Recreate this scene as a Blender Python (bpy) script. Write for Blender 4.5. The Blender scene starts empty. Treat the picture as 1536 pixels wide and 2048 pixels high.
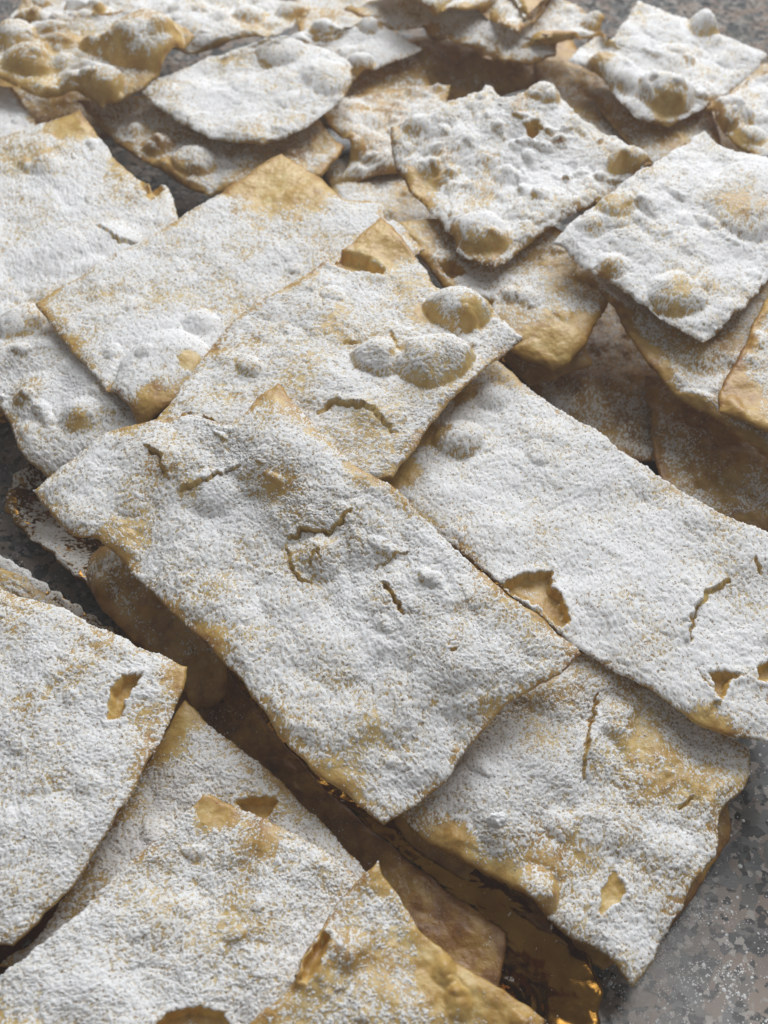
import bpy, math, mathutils
import numpy as np

# ---------------------------------------------------------------- camera, world, lights, exposure
SC = bpy.context.scene
COL = SC.collection
PITCH, VFOV, DIST = 50.0, 50.0, 0.38
_p = math.radians(PITCH)
TAN = math.tan(math.radians(VFOV / 2))
CAM = np.array([0.0, -DIST * math.cos(_p), 0.05 + DIST * math.sin(_p)])
FWD = np.array([0, math.cos(_p), -math.sin(_p)])
UPV = np.array([0, math.sin(_p), math.cos(_p)])

cd = bpy.data.cameras.new('camera')
cam = bpy.data.objects.new('camera', cd)
COL.objects.link(cam)
cam.location = CAM
cam.rotation_euler = (math.radians(90 - PITCH), 0, 0)
cd.sensor_fit = 'VERTICAL'
cd.sensor_height = 24.0
cd.lens = 12.0 / TAN
cd.clip_start, cd.clip_end = 0.01, 50
cd.dof.use_dof = True
cd.dof.focus_distance = 0.365
cd.dof.aperture_fstop = 10.0
SC.camera = cam

W = bpy.data.worlds.new('World')
SC.world = W
W.use_nodes = True
W.node_tree.nodes['Background'].inputs[0].default_value = (0.98, 0.98, 1.0, 1)
W.node_tree.nodes['Background'].inputs[1].default_value = 0.15

def area_light(name, loc, target, sx, sy, power, colour):
    l = bpy.data.lights.new(name, 'AREA')
    l.shape = 'RECTANGLE'
    l.size, l.size_y, l.energy, l.color = sx, sy, power, colour
    o = bpy.data.objects.new(name, l)
    COL.objects.link(o)
    o.location = loc
    d = np.array(target) - np.array(loc)
    d = d / np.linalg.norm(d)
    o.rotation_euler = mathutils.Vector(d).to_track_quat('-Z', 'Y').to_euler()
    return o

area_light('window_light', (0.40, 1.25, 1.15), (0, 0.02, 0.05), 1.5, 1.0, 34.0, (0.97, 0.985, 1.0))
area_light('ceiling_light', (0.43, 0.27, 1.5), (0.3, 0.15, 0.0), 0.40, 0.22, 2.0, (1.0, 0.98, 0.96))

SC.view_settings.view_transform = 'Standard'
SC.view_settings.look = 'None'
SC.view_settings.exposure = 0.02
SC.view_settings.gamma = 1.0
SC.render.engine = 'CYCLES'
SC.cycles.use_denoising = True
SC.cycles.max_bounces = 8
SC.cycles.diffuse_bounces = 5

# GEOM-BEGIN ---------------------------------------------------------------- numeric helpers
def unproject(px, py, z):
    """world point seen at photo pixel (1536x2048) at height z (m)"""
    x = (px - 768.0) / 1024.0 * TAN
    y = (1024.0 - py) / 1024.0 * TAN
    d = FWD + x * np.array([1.0, 0, 0]) + y * UPV
    t = (z - CAM[2]) / d[2]
    return CAM + t * d

def project(P):
    v = P - CAM
    dep = v @ FWD
    return 768 + v[..., 0] / dep / TAN * 1024, 1024 - (v @ UPV) / dep / TAN * 1024, dep

def _hash(ix, iy, seed):
    h = (ix.astype(np.int64) * 374761393 + iy.astype(np.int64) * 668265263 + seed * 1442695041) & 0xffffffff
    h = ((h ^ (h >> 13)) * 1274126177) & 0xffffffff
    h = ((h ^ (h >> 16)) * 2246822519) & 0xffffffff
    return (h ^ (h >> 15)) & 0xffffffff

def perlin(x, y, seed=0):
    x0, y0 = np.floor(x), np.floor(y)
    fx, fy = x - x0, y - y0
    ix, iy = x0.astype(np.int64), y0.astype(np.int64)
    def g(dx, dy):
        a = _hash(ix + dx, iy + dy, seed).astype(np.float64) * (2 * math.pi / 4294967296.0)
        return np.cos(a) * (fx - dx) + np.sin(a) * (fy - dy)
    sx = fx * fx * fx * (fx * (fx * 6 - 15) + 10)
    sy = fy * fy * fy * (fy * (fy * 6 - 15) + 10)
    a = g(0, 0) * (1 - sx) + g(1, 0) * sx
    b = g(0, 1) * (1 - sx) + g(1, 1) * sx
    return (a * (1 - sy) + b * sy) * 1.5

def domes(x, y, seed=0, reach=0.75):
    """little round heaps: one per cell, random size and height; 0..1"""
    x0, y0 = np.floor(x), np.floor(y)
    ix, iy = x0.astype(np.int64), y0.astype(np.int64)
    out = np.zeros_like(x)
    for dx in (-1, 0, 1):
        for dy in (-1, 0, 1):
            h = _hash(ix + dx, iy + dy, seed)
            jx = (h & 0x3ff) / 1024.0
            jy = ((h >> 10) & 0x3ff) / 1024.0
            r = 0.4 + 0.6 * ((h >> 20) & 0x3ff) / 1024.0
            d2 = (x - (x0 + dx + jx)) ** 2 + (y - (y0 + dy + jy)) ** 2
            out = np.maximum(out, r * np.clip(1 - d2 / (reach * (0.55 + 0.45 * r)) ** 2, 0, 1))
    return out

def sstep(a, b, x):
    t = np.clip((x - a) / (b - a), 0, 1)
    return t * t * (3 - 2 * t)

def smooth_line(pts, n):
    """Catmull-Rom through pts, n points evenly spaced along it"""
    pts = np.array(pts, float)
    if len(pts) == 2:
        t = np.linspace(0, 1, n)[:, None]
        return pts[0] * (1 - t) + pts[1] * t
    ext = np.vstack([2 * pts[0] - pts[1], pts, 2 * pts[-1] - pts[-2]])
    res = []
    for i in range(1, len(ext) - 2):
        p0, p1, p2, p3 = ext[i - 1], ext[i], ext[i + 1], ext[i + 2]
        t = np.linspace(0, 1, 24, endpoint=False)[:, None]
        res.append(0.5 * (2 * p1 + (p2 - p0) * t + (2 * p0 - 5 * p1 + 4 * p2 - p3) * t ** 2 + (3 * p1 - p0 - 3 * p2 + p3) * t ** 3))
    res.append(pts[-1:])
    c = np.vstack(res)
    s = np.concatenate([[0], np.cumsum(np.linalg.norm(np.diff(c, axis=0), axis=1))])
    q = np.linspace(0, s[-1], n)
    return np.stack([np.interp(q, s, c[:, k]) for k in range(3)], 1)

def edge3d(a, mids, b, lift):
    """pixel polyline a..b with corner heights in mm -> world points"""
    pts = [a] + list(mids) + [b]
    xy = np.array([p[:2] for p in pts], float)
    s = np.concatenate([[0], np.cumsum(np.linalg.norm(np.diff(xy, axis=0), axis=1))])
    s /= s[-1]
    out = []
    for i, p in enumerate(pts):
        z = a[2] * (1 - s[i]) + b[2] * s[i]
        if 0 < i < len(pts) - 1 and len(p) > 2:
            z += p[2]
        out.append(unproject(p[0], p[1], (z + lift) / 1000.0))
    return out

def seg_dist(P, A, B):
    """distance of P to segment AB and signed side (in the horizontal plane)"""
    d = B - A
    t = np.clip(((P - A) @ d) / max(d @ d, 1e-12), 0, 1)
    Q = A + t[..., None] * d
    v = P - Q
    side = np.sign(d[0] * v[..., 1] - d[1] * v[..., 0])
    return np.linalg.norm(v, axis=-1), side, t

def patch(spec, step_px, mult=1):
    """Coons patch of a pastry: grid of world points, plus local coordinates in mm"""
    A, B, C, D = spec['c']
    e = spec.get('e', {})
    L = spec.get('lift', 0.0)
    ab = edge3d(A, e.get('ab', ()), B, L)
    bc = edge3d(B, e.get('bc', ()), C, L)
    cdl = edge3d(C, e.get('cd', ()), D, L)
    da = edge3d(D, e.get('da', ()), A, L)
    def plen(p):
        return sum(math.hypot(q[0] - r[0], q[1] - r[1]) for q, r in zip(p[1:], p[:-1]))
    def px(a, m, b):
        return plen([a] + list(m) + [b])
    nu = max(px(A, e.get('ab', ()), B), px(C, e.get('cd', ()), D)) / step_px
    nv = max(px(B, e.get('bc', ()), C), px(D, e.get('da', ()), A)) / step_px
    nu = int(max(4, min(110, round(nu / 6)))) * 6 + 1
    nv = int(max(4, min(110, round(nv / 6)))) * 6 + 1
    if spec.get('lowres'):
        pass
    top = smooth_line(ab, nu)
    rgt = smooth_line(bc, nv)
    bot = smooth_line(cdl, nu)[::-1]
    lft = smooth_line(da, nv)[::-1]
    u = np.linspace(0, 1, nu)[None, :, None]
    v = np.linspace(0, 1, nv)[:, None, None]
    def calm(c):
        # the same side without its small notches; the notches are put back near the rim only
        m = len(c)
        t = np.linspace(0, 1, m)[:, None]
        base = c[0] * (1 - t) + c[-1] * t
        dev = c - base
        k = np.arange(1, 4)[None, :]
        sn = np.sin(np.pi * t * k)
        return base + sn @ (2.0 / (m - 1) * (sn.T @ dev))
    st, sr, sb, sl = calm(top), calm(rgt), calm(bot), calm(lft)
    P = (1 - v) * st[None] + v * sb[None] + (1 - u) * sl[:, None] + u * sr[:, None] \
        - ((1 - u) * (1 - v) * st[0] + u * (1 - v) * st[-1] + (1 - u) * v * sb[0] + u * v * sb[-1])
    size_u = np.linalg.norm(top[-1] - top[0]) * 1000; size_v = np.linalg.norm(rgt[-1] - rgt[0]) * 1000
    def fade(q, size):
        return np.exp(-(q * size / 13.0) ** 1.3)
    P = P + (top - st)[None] * fade(v, size_v) + (bot - sb)[None] * fade(1 - v, size_v) \
        + (lft - sl)[:, None] * fade(u, size_u) + (rgt - sr)[:, None] * fade(1 - u, size_u)
    Lu = 0.5 * (np.linalg.norm(np.diff(top, axis=0), axis=1).sum() + np.linalg.norm(np.diff(bot, axis=0), axis=1).sum()) * 1000
    Lv = 0.5 * (np.linalg.norm(np.diff(rgt, axis=0), axis=1).sum() + np.linalg.norm(np.diff(lft, axis=0), axis=1).sum()) * 1000
    U = np.broadcast_to(u[..., 0], P.shape[:2]) * Lu
    V = np.broadcast_to(v[..., 0], P.shape[:2]) * Lv
    return P, U, V, Lu, Lv

def normals(P):
    du = np.gradient(P, axis=1)
    dv = np.gradient(P, axis=0)
    n = np.cross(du, dv)
    n /= np.linalg.norm(n, axis=-1, keepdims=True) + 1e-20
    if n[..., 2].mean() < 0:
        n = -n
    return n

def grow(spec, k, step_px):
    """full surface of one pastry: positions, normals, sugar height (m), fields"""
    P, U, V, Lu, Lv = patch(spec, step_px)
    seed = 17 * k + 5
    ox, oy = 137.0 * k, 71.0 * k
    x, y = P[..., 0] * 1000 + 400 + ox, P[..., 1] * 1000 + 400 + oy
    n0 = normals(P)
    # sides slightly uneven: the sheet is warped within its own plane
    du = np.gradient(P, axis=1); du /= np.linalg.norm(du, axis=-1, keepdims=True) + 1e-20
    dv = np.cross(n0, du)
    ew = spec.get('ragged', 1.0)
    wx = 0.9 * perlin(x / 11, y / 11, seed) + 0.35 * perlin(x / 3.2, y / 3.2, seed + 1)
    wy = 0.9 * perlin(x / 11, y / 11, seed + 2) + 0.35 * perlin(x / 3.2, y / 3.2, seed + 3)
    P = P + (du * wx[..., None] + dv * wy[..., None]) * (0.001 * ew)
    edge = np.minimum(np.minimum(U, Lu - U), np.minimum(V, Lv - V))      # mm to nearest side
    wv = spec.get('wave', 1.6)
    H = wv * perlin(x / 38, y / 38, seed + 4) + 0.45 * wv * perlin(x / 16, y / 16, seed + 5) + 0.17 * wv * perlin(x / 6, y / 6, seed + 6) + 0.07 * wv * perlin(x / 2.7, y / 2.7, seed + 45)
    pf = spec.get('puff', 0.8)
    x2, y2 = x + 3.5 * perlin(x / 12, y / 12, seed + 50) + 1.0 * perlin(x / 4, y / 4, seed + 52), y + 3.5 * perlin(x / 12, y / 12, seed + 51) + 1.0 * perlin(x / 4, y / 4, seed + 53)
    few = sstep(-0.15, 0.35, perlin(x / 24, y / 24, seed + 54))
    puffs = pf * (1.9 * domes(x2 / 21, y2 / 21, seed + 55, 0.8) + 0.9 * few * domes(x2 / 9, y2 / 9, seed + 56, 0.7) + 0.25 * few * domes(x2 / 4, y2 / 4, seed + 57, 0.66)
                  + 0.08 * domes(x2 / 2.1, y2 / 2.1, seed + 58, 0.6))
    puffs *= sstep(-1.0, 6.0, edge)
    H += puffs - 0.6 * pf + 2.2 * wv / 1.6 * perlin(x / 62, y / 62, seed + 59)
    PX, PY, DEP = project(P)
    mpp = DEP * TAN / 1024.0                                              # metres per photo pixel at each vertex
    bare = np.zeros_like(H)
    toast_and_shade = 0.55 * perlin(x / 20, y / 20, seed + 7) + 0.4 * perlin(x / 5, y / 5, seed + 8)
    def nearest(px, py):
        i = np.argmin((PX - px) ** 2 + (PY - py) ** 2)
        return np.unravel_index(i, PX.shape)
    # blisters: named ones first, then small ones strewn over the sheet
    for b in spec.get('blis', ()):
        bx, by, r, h = b[:4]
        i = nearest(bx, by)
        R = r * mpp[i]
        if len(b) > 5:
            j = nearest(b[4], b[5])
            d, _, _ = seg_dist(P, P[i], P[j])
        else:
            d = np.linalg.norm(P - P[i], axis=-1)
        d = d * (1 + 0.18 * perlin(x / (R * 1100), y / (R * 1100), seed + 9 + int(bx) % 97))
        q = np.clip(1 - (d / R) ** 2, 0, 1)
        H = H * (1 - 0.5 * q) + (0.85 if abs(h) < 5 else 1.0) * h * q ** (1.7 if abs(h) < 5 else 0.85) * (1 + 0.10 * perlin(x / (R * 700), y / (R * 700), seed + 40))
        H -= 0.06 * abs(h) * np.exp(-((d / R - 1.05) / 0.16) ** 2)
        toast_and_shade += 0.15 * q
    rng = np.random.RandomState(seed)
    nb = spec.get('bub', 12)
    for _ in range(nb):
        bu, bv = rng.uniform(0.06, 0.94) * Lu, rng.uniform(0.06, 0.94) * Lv
        R = rng.uniform(1.6, 5.5) * spec.get('bubr', 1.0)
        h = R * rng.uniform(0.22, 0.42) * spec.get('bubh', 1.0)
        sq = rng.uniform(0.75, 1.35)
        d = np.sqrt(((U - bu) * sq) ** 2 + ((V - bv) / sq) ** 2) / R
        d = d * (1 + 0.18 * perlin(x / R / 0.8, y / R / 0.8, seed + 11))
        q = np.clip(1 - d * d, 0, 1)
        H = H + h * q ** 0.9 * sstep(0, 4, edge)
        toast_and_shade += 0.12 * q
    # torn blisters and cracks
    for cpts, wid, dep, lip in spec.get('crack', ()):
        idx = [nearest(*c) for c in cpts]
        Pw = P + 0.0012 * np.stack([perlin(x / 3.1, y / 3.1, seed + 41), perlin(x / 3.1, y / 3.1, seed + 42), 0 * x], -1)
        best = np.full(H.shape, 1e9); sd = np.zeros_like(H); tt = np.zeros_like(H)
        m = len(idx) - 1
        for a in range(m):
            d, s, t = seg_dist(Pw, P[idx[a]], P[idx[a + 1]])
            upd = d < best
            best = np.where(upd, d, best); sd = np.where(upd, s, sd); tt = np.where(upd, (a + t) / m, tt)
        best = best * 1000
        taper = np.clip(4 * tt * (1 - tt), 0, 1) ** 0.5
        w = 0.34 * wid * (0.15 + 0.85 * taper) * (1 + 0.8 * perlin(x / 3.5, y / 3.5, seed + 13))
        cut = 1 - sstep(w * 0.55, w * 1.0 + 0.25, best)
        H += 1.6 * lip * taper * np.exp(-best / 6.0) * (sd > 0) * (1 - 0.6 * cut)
        H -= 1.4 * dep * cut
        bare += 0.3 * (1 - sstep(w * 0.5, w * 1.05, best))
        toast_and_shade += 0.2 * cut
    for poly, dep in spec.get('hole', ()):
        q = np.array(poly, float)
        ins = np.zeros(H.shape, bool)
        wxp = PX + 5 * perlin(x / 2.5, y / 2.5, seed + 14); wyp = PY + 5 * perlin(x / 2.5, y / 2.5, seed + 15)
        j = len(q) - 1
        dist = np.full(H.shape, 1e9)
        for i in range(len(q)):
            cond = ((q[i, 1] > wyp) != (q[j, 1] > wyp)) & (wxp < (q[j, 0] - q[i, 0]) * (wyp - q[i, 1]) / (q[j, 1] - q[i, 1] + 1e-9) + q[i, 0])
            ins ^= cond
            ax, ay = q[i]; bx, by = q[j]
            t = np.clip(((wxp - ax) * (bx - ax) + (wyp - ay) * (by - ay)) / ((bx - ax) ** 2 + (by - ay) ** 2 + 1e-9), 0, 1)
            dist = np.minimum(dist, np.hypot(wxp - ax - t * (bx - ax), wyp - ay - t * (by - ay)))
            j = i
        sdist = np.where(ins, dist, -dist)
        H -= 1.4 * dep * sstep(-1.0, 5.0, sdist)
        H += 0.5 * np.exp(-((sdist + 7) / 7.0) ** 2)
        bare += 1.3 * sstep(-2.5, 2.0, sdist) * (1 - 0.62 * sstep(8, 24, sdist))
        toast_and_shade += 0.05 * sstep(0, 6, sdist)  # hole floors coloured a little darker to stand for their shade
    S = P + n0 * (H[..., None] * 0.001)
    # rounded sides
    T = spec.get('thick', 1.8) * 0.8
    rr = np.clip(1 - edge / (T * 0.9), 0, 1)
    rnd = T * 0.42 * (1 - np.sqrt(np.clip(1 - rr * rr, 0, 1)))
    nS = normals(S)
    S = S - nS * (rnd[..., None] * 0.001)
    nS = normals(S)
    # sugar: how much lies where
    D = spec.get('sugar', 0.5) + 0.11 + 0.34 * perlin(x / 26, y / 26, seed + 20) + 0.19 * perlin(x / 9, y / 9, seed + 21) + 0.12 * perlin(x / 3.6, y / 3.6, seed + 25)
    eb = spec.get('edgebare', 0.7)
    D -= eb * (1 - sstep(0.2, 5.5, edge + 3.0 * perlin(x / 9, y / 9, seed + 22)))
    D -= 1.4 * np.clip(0.80 - nS[..., 2], 0, 0.5)
    D -= 1.2 * bare
    D -= 0.10 * (puffs - 0.8 * pf)
    toast_and_shade += 0.10 * puffs
    for bx, by, r, am in spec.get('spots', ()):
        i = nearest(bx, by)
        d = np.linalg.norm(P - P[i], axis=-1) / (r * mpp[i])
        d = d * (1 + 0.25 * perlin(x / 7, y / 7, seed + 23))
        D += am * (1 - sstep(0.35, 1.15, d))
    g = spec.get('grain', 1.0)
    wxx = x + 0.22 * perlin(x / 1.1, y / 1.1, seed + 33); wyy = y + 0.22 * perlin(x / 1.1, y / 1.1, seed + 34)
    lump = 0.62 * domes(wxx / (0.80 * g), wyy / (0.80 * g), seed + 30) + 0.5 * domes(wxx / (0.46 * g), wyy / (0.46 * g), seed + 31) \
        + 0.30 * perlin(x / (1.8 * g), y / (1.8 * g), seed + 32) - 0.62 + 0.16 * np.random.RandomState(seed).uniform(-1, 1, x.shape)
    D = np.clip(D, -1.6, 0.85)
    hs = np.clip(0.64 * (lump + D), -0.35, 1.3)
    toast_and_shade += 0.55 * (1 - sstep(0, 5, edge)) + spec.get('toast_and_shade', 0.0)
    return dict(S=S, n=nS, h=hs * 0.001, D=D, toast_and_shade=toast_and_shade, T=T, edge=edge)
# GEOM-END

# DATA-BEGIN
# one entry per pastry, from the bottom of the heaps to the top: corners as (photo x, photo y, height mm), points along each side,
# blisters (x, y, radius px, height mm[, x2, y2]), cracks, holes, and how thickly the sugar lies
PIECES = [
 dict(label='lower brown pastry hidden under the cracked central sheet, resting on its tray', c=[(230, 1010, 9), (540, 920, 10), (900, 1270, 10), (700, 1440, 9)], step=5, sugar=-0.2, bub=6, toast_and_shade=0.4),
 dict(label='upper brown pastry hidden just under the cracked central sheet', c=[(300, 980, 26), (580, 880, 30), (960, 1270, 26), (760, 1450, 22)], step=5, sugar=-0.2, bub=6, toast_and_shade=0.4),
 dict(label='brown pastry hidden under the sheet with the bare golden corner, near its tray', c=[(230, 640, 14), (540, 470, 16), (760, 600, 16), (440, 800, 14)], step=5, sugar=-0.2, bub=6, toast_and_shade=0.4),
 dict(label='brown pastry hidden closely under the sheet with the bare golden corner', c=[(220, 620, 32), (560, 440, 34), (800, 580, 34), (430, 800, 30)], step=5, sugar=-0.2, bub=6, toast_and_shade=0.4),
 dict(label='brown pastry hidden under the broad white front sheet at the left margin', c=[(-200, 1330, 24), (130, 1420, 24), (60, 1700, 22), (-220, 1720, 22)], step=5, sugar=-0.2, bub=6, toast_and_shade=0.4),
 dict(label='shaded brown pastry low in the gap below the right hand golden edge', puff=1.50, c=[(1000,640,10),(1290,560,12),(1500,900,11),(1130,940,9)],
      sugar=0.0, bub=16, toast_and_shade=0.4, blis=[(1270,860,40,4),(1180,770,45,4)]),
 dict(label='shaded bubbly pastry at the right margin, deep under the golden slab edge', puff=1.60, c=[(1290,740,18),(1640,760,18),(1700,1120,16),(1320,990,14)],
      sugar=-0.05, bub=22, bubr=1.4, toast_and_shade=0.4, blis=[(1390,880,40,4),(1480,930,50,5),(1300,830,36,4)]),
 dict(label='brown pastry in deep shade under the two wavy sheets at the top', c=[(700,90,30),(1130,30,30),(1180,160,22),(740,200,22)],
      sugar=-0.25, bub=5, wave=3, toast_and_shade=0.45, thick=3.5, blis=[(1000,130,80,8),(860,120,40,5)], e=dict(cd=[(1000,190),(860,200)])),
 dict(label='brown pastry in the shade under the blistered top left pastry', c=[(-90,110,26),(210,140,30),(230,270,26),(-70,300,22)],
      sugar=-0.1, bub=8, toast_and_shade=0.4, thick=3),
 dict(label='shaded blistered pastry between the oval pastry and the bubbly square', c=[(560,120,20),(830,80,22),(900,270,20),(600,250,18)], sugar=0.05, bub=10, toast_and_shade=0.3, puff=1.4),
 dict(label='shaded puffy pastry filling the gap left of the top right pastry', c=[(1070,110,18),(1290,160,20),(1330,340,18),(1080,270,16)], sugar=0.0, bub=10, toast_and_shade=0.3, puff=1.4),
 dict(label='shaded pastry at the right margin low under the top right pastries', c=[(1370,120,20),(1720,140,20),(1720,430,18),(1390,350,18)], sugar=0.1, bub=8, toast_and_shade=0.3, puff=1.3),
 dict(label='beige pastry behind the oval pastry, half cut off by the top margin', c=[(585,-40,34),(770,-70,36),(800,80,30),(600,95,28)],
      sugar=0.2, bub=8, toast_and_shade=0.2),
 dict(label='small shaded pastry scrap between the bubbly square and the top right pastry', c=[(1160,170,22),(1420,190,24),(1450,310,22),(1290,330,20)],
      sugar=0.1, bub=10, toast_and_shade=0.3),
 dict(label='dusty pastry end showing between the bare corner and the bubbly square', c=[(640,320,24),(830,300,26),(960,520,24),(690,450,22)],
      sugar=0.25, bub=8, toast_and_shade=0.1),
 dict(label='light brown crumpled pastry left of the bubbly square', puff=1.60, c=[(620,190,34),(900,165,36),(880,330,30),(665,362,28)],
      e=dict(da=[(700,300,3),(660,255,5)]), sugar=0.3, bub=14, bubr=1.1, wave=2.6, toast_and_shade=0.2, blis=[(690,300,30,5),(740,240,35,4)]),
 dict(label='brown blistered pastry below the oval one, over a dark gap', puff=1.30, wave=2.4, ragged=1.6, c=[(150,190,36),(560,160,42),(690,290,36),(420,392,30)],
      e=dict(da=[(350,362),(290,320),(230,275)], cd=[(640,347),(560,370)]), sugar=0.12, bub=10, toast_and_shade=0.3, thick=2.6,
      blis=[(390,325,45,7),(320,290,32,5),(270,260,26,4)]),
 dict(label='pale dusted pastry at the upper left margin behind the toasted corner', c=[(-80,160,40),(25,172,44),(80,250,42),(-60,340,40)], sugar=0.5, bub=6),
 dict(label='pale pastry along the top margin with a ring shaped blister', puff=1.50, ragged=1.6, c=[(8,52,46),(80,-60,50),(620,20,46),(390,108,40)],
      e=dict(bc=[(380,-70)], cd=[(560,62,2),(480,74,5),(430,100)]), sugar=0.35, bub=18, bubr=1.3, wave=2.4, edgebare=0.3,
      blis=[(60,45,32,6,95,50),(130,52,26,6,170,40),(150,15,22,5,190,20),(500,28,36,5),(440,35,24,4),(580,25,30,5)]),
 dict(label='blistered pale pastry with large bubbles at the top left corner', puff=1.40, c=[(-70,62,56),(200,28,62),(392,72,58),(205,213,48)],
      e=dict(ab=[(60,45)], bc=[(310,22)], cd=[(330,132),(270,180)], da=[(160,188),(80,190),(0,160),(-80,130)]),
      sugar=0.16, bub=16, bubr=1.4, bubh=1.3, edgebare=0.45, thick=2.4,
      blis=[(285,95,82,15),(60,125,52,9),(150,165,34,7),(205,172,44,9),(190,90,28,5),(30,75,45,8),(120,120,28,4)]),
 dict(label='pointed pale pastry tip behind the oval pastry at the top', puff=1.40, c=[(530,90,44),(648,42,50),(846,94,44),(690,160,40)],
      e=dict(bc=[(690,52),(745,42),(795,66)], cd=[(790,120),(745,138)]), sugar=0.5, bub=14, bubr=1.2, edgebare=0.3,
      blis=[(645,58,28,5),(740,58,24,5),(720,130,30,6),(600,80,30,4)]),
 dict(label='oval pastry with a pointed left tip and a smooth golden rim', wave=2.4, ragged=1.6, c=[(278,180,48),(520,82,56),(708,136,54),(530,289,46)],
      e=dict(ab=[(340,142),(420,106)], bc=[(620,84),(690,108)], cd=[(695,180),(625,240)], da=[(440,275),(350,236)]),
      sugar=0.38, bub=10, edgebare=0.15, thick=2.2, blis=[(560,105,50,5),(660,150,60,5),(430,215,70,-2.5)], spots=[(420,185,70,0.5)]),
 dict(label='wavy edged pastry sheet in the top stack, lower of two', puff=1.30, c=[(685,2,50),(1000,-70,54),(1212,42,52),(1112,100,46)],
      e=dict(da=[(1060,118,-1),(1010,112,4),(975,108,-3),(925,74,4),(868,76,-5),(845,46,4),(780,50,-2),(715,28,2)], cd=[(1190,70),(1150,72,4),(1122,78)]),
      sugar=0.32, bub=12, wave=3.2, edgebare=0.5, thick=3.0, toast_and_shade=0.15, blis=[(1190,45,30,5),(890,110,30,3)]),
 dict(label='uppermost wavy edged pastry sheet cut by the top margin', c=[(720,-60,62),(1000,-130,64),(1130,-40,62),(1036,74,56)],
      e=dict(da=[(1010,52,2),(970,28,-2),(930,20,5),(875,30,-3),(830,8,4)], cd=[(1050,40),(1100,0)]),
      sugar=0.3, bub=8, wave=3, edgebare=0.6, thick=2.8, toast_and_shade=0.15),
 dict(label='dusted pastry at the upper right margin under the blistered top right one', puff=1.40, wave=2.4, ragged=1.6, c=[(1405,225,40),(1545,128,46),(1680,250,42),(1540,335,36)],
      e=dict(da=[(1465,292)]), sugar=0.45, bub=12, bubr=1.3, blis=[(1450,240,50,8),(1500,280,30,5)]),
 dict(label='pale puffed pastry at the top right with a swollen front edge', puff=1.50, wave=2.4, ragged=1.6, c=[(1140,120,48),(1275,-2,56),(1540,112,50),(1340,250,42)],
      e=dict(ab=[(1180,64),(1213,82),(1245,45)], bc=[(1345,22),(1400,34),(1440,60),(1490,88)], cd=[(1470,168),(1410,208)], da=[(1270,236),(1228,192),(1172,146)]),
      sugar=0.5, bub=20, bubr=1.0, edgebare=0.1, thick=2.6, blis=[(1410,48,34,9),(1220,145,45,8,1320,205),(1345,190,50,8)], spots=[(1330,228,40,-0.5),(1200,140,30,-0.4)]),
 dict(label='brown pastry piece below the drooping golden corner, mostly hidden', c=[(930,640,28),(1150,630,30),(1190,728,26),(1060,765,24)], sugar=-0.2, bub=5, toast_and_shade=0.4),
 dict(label='golden pastry with a drooping swollen corner right of the centre', c=[(790,440,46),(1070,430,50),(1222,590,46),(1102,738,38)],
      e=dict(bc=[(1160,490)], cd=[(1190,655),(1145,718)], da=[(1030,705),(900,590)]), sugar=0.05, bub=10, toast_and_shade=0.25, thick=4.5,
      blis=[(1020,590,24,3)], hole=[([(875,530),(910,525),(935,548),(900,560)],3),([(955,600),(985,600),(985,615),(960,615)],3)],
      spots=[(1120,690,110,-0.6),(1060,560,70,0.35),(960,570,70,0.3)]),
 dict(label='long golden edged pastry slab lying under the large right hand square', c=[(1110,488,48),(1560,420,52),(1700,800,48),(1545,912,38)],
      e=dict(da=[(1450,846),(1335,765),(1255,655),(1200,582),(1150,548)]), sugar=0.15, bub=14, toast_and_shade=0.25, thick=4.2, edgebare=0.9,
      blis=[(1400,700,60,4)]),
 dict(label='golden pastry at the right margin overlapping the long slab', c=[(1545,572,56),(1720,600,56),(1720,920,46),(1438,818,48)],
      e=dict(da=[(1442,782),(1480,700),(1515,622)], cd=[(1540,868)]), sugar=0.2, bub=10, toast_and_shade=0.3, thick=4.0, edgebare=1.2, spots=[(1480,790,60,-0.6)]),
 dict(label='large pale pastry square at the right with round blisters', wave=2.4, ragged=1.6, puff=1.1, c=[(1105,480,60),(1405,255,66),(1660,370,64),(1408,682,54)],
      e=dict(ab=[(1240,378),(1330,312)], bc=[(1460,288),(1540,312)], cd=[(1536,558)], da=[(1300,618),(1190,545)]),
      sugar=0.5, bub=10, edgebare=0.12, thick=2.2, blis=[(1225,425,40,5),(1180,458,34,4.6),(1350,592,58,5.4),(1225,535,36,4.6),(1520,370,90,5,1500,420),(1260,380,26,3)],
      spots=[(1180,464,30,-0.45),(1228,432,34,-0.4),(1350,602,50,-0.6),(1225,542,32,-0.45),(1470,430,40,-0.3)]),
 dict(label='bubbly square pastry with a browned folded left edge', puff=1.50, wave=2.4, ragged=1.6, c=[(780,250,64),(1105,160,70),(1308,320,64),(990,531,54)],
      e=dict(ab=[(870,216),(955,182),(972,166),(1000,188),(1050,182)], bc=[(1150,208),(1235,268)], cd=[(1235,370),(1120,438)], da=[(925,505,-2),(885,450,-5),(845,405,-6),(785,318,-4)]),
      sugar=0.38, bub=60, bubr=0.85, bubh=1.35, edgebare=0.2, thick=2.8, toast_and_shade=0.15,
      blis=[(960,465,62,8),(1260,320,40,6),(1010,350,30,3),(860,330,30,3),(1085,190,36,5),(830,250,36,4)], hole=[([(1052,262),(1075,248),(1085,262),(1068,285),(1055,280)],3.5)],
      spots=[(830,380,70,-0.7),(960,500,50,-0.4),(1080,330,120,0.3)]),
 dict(label='sugared pastry at the left margin with a toasted upper corner', c=[(-120,300,44),(160,220,48),(358,440,44),(-140,700,40)],
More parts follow.
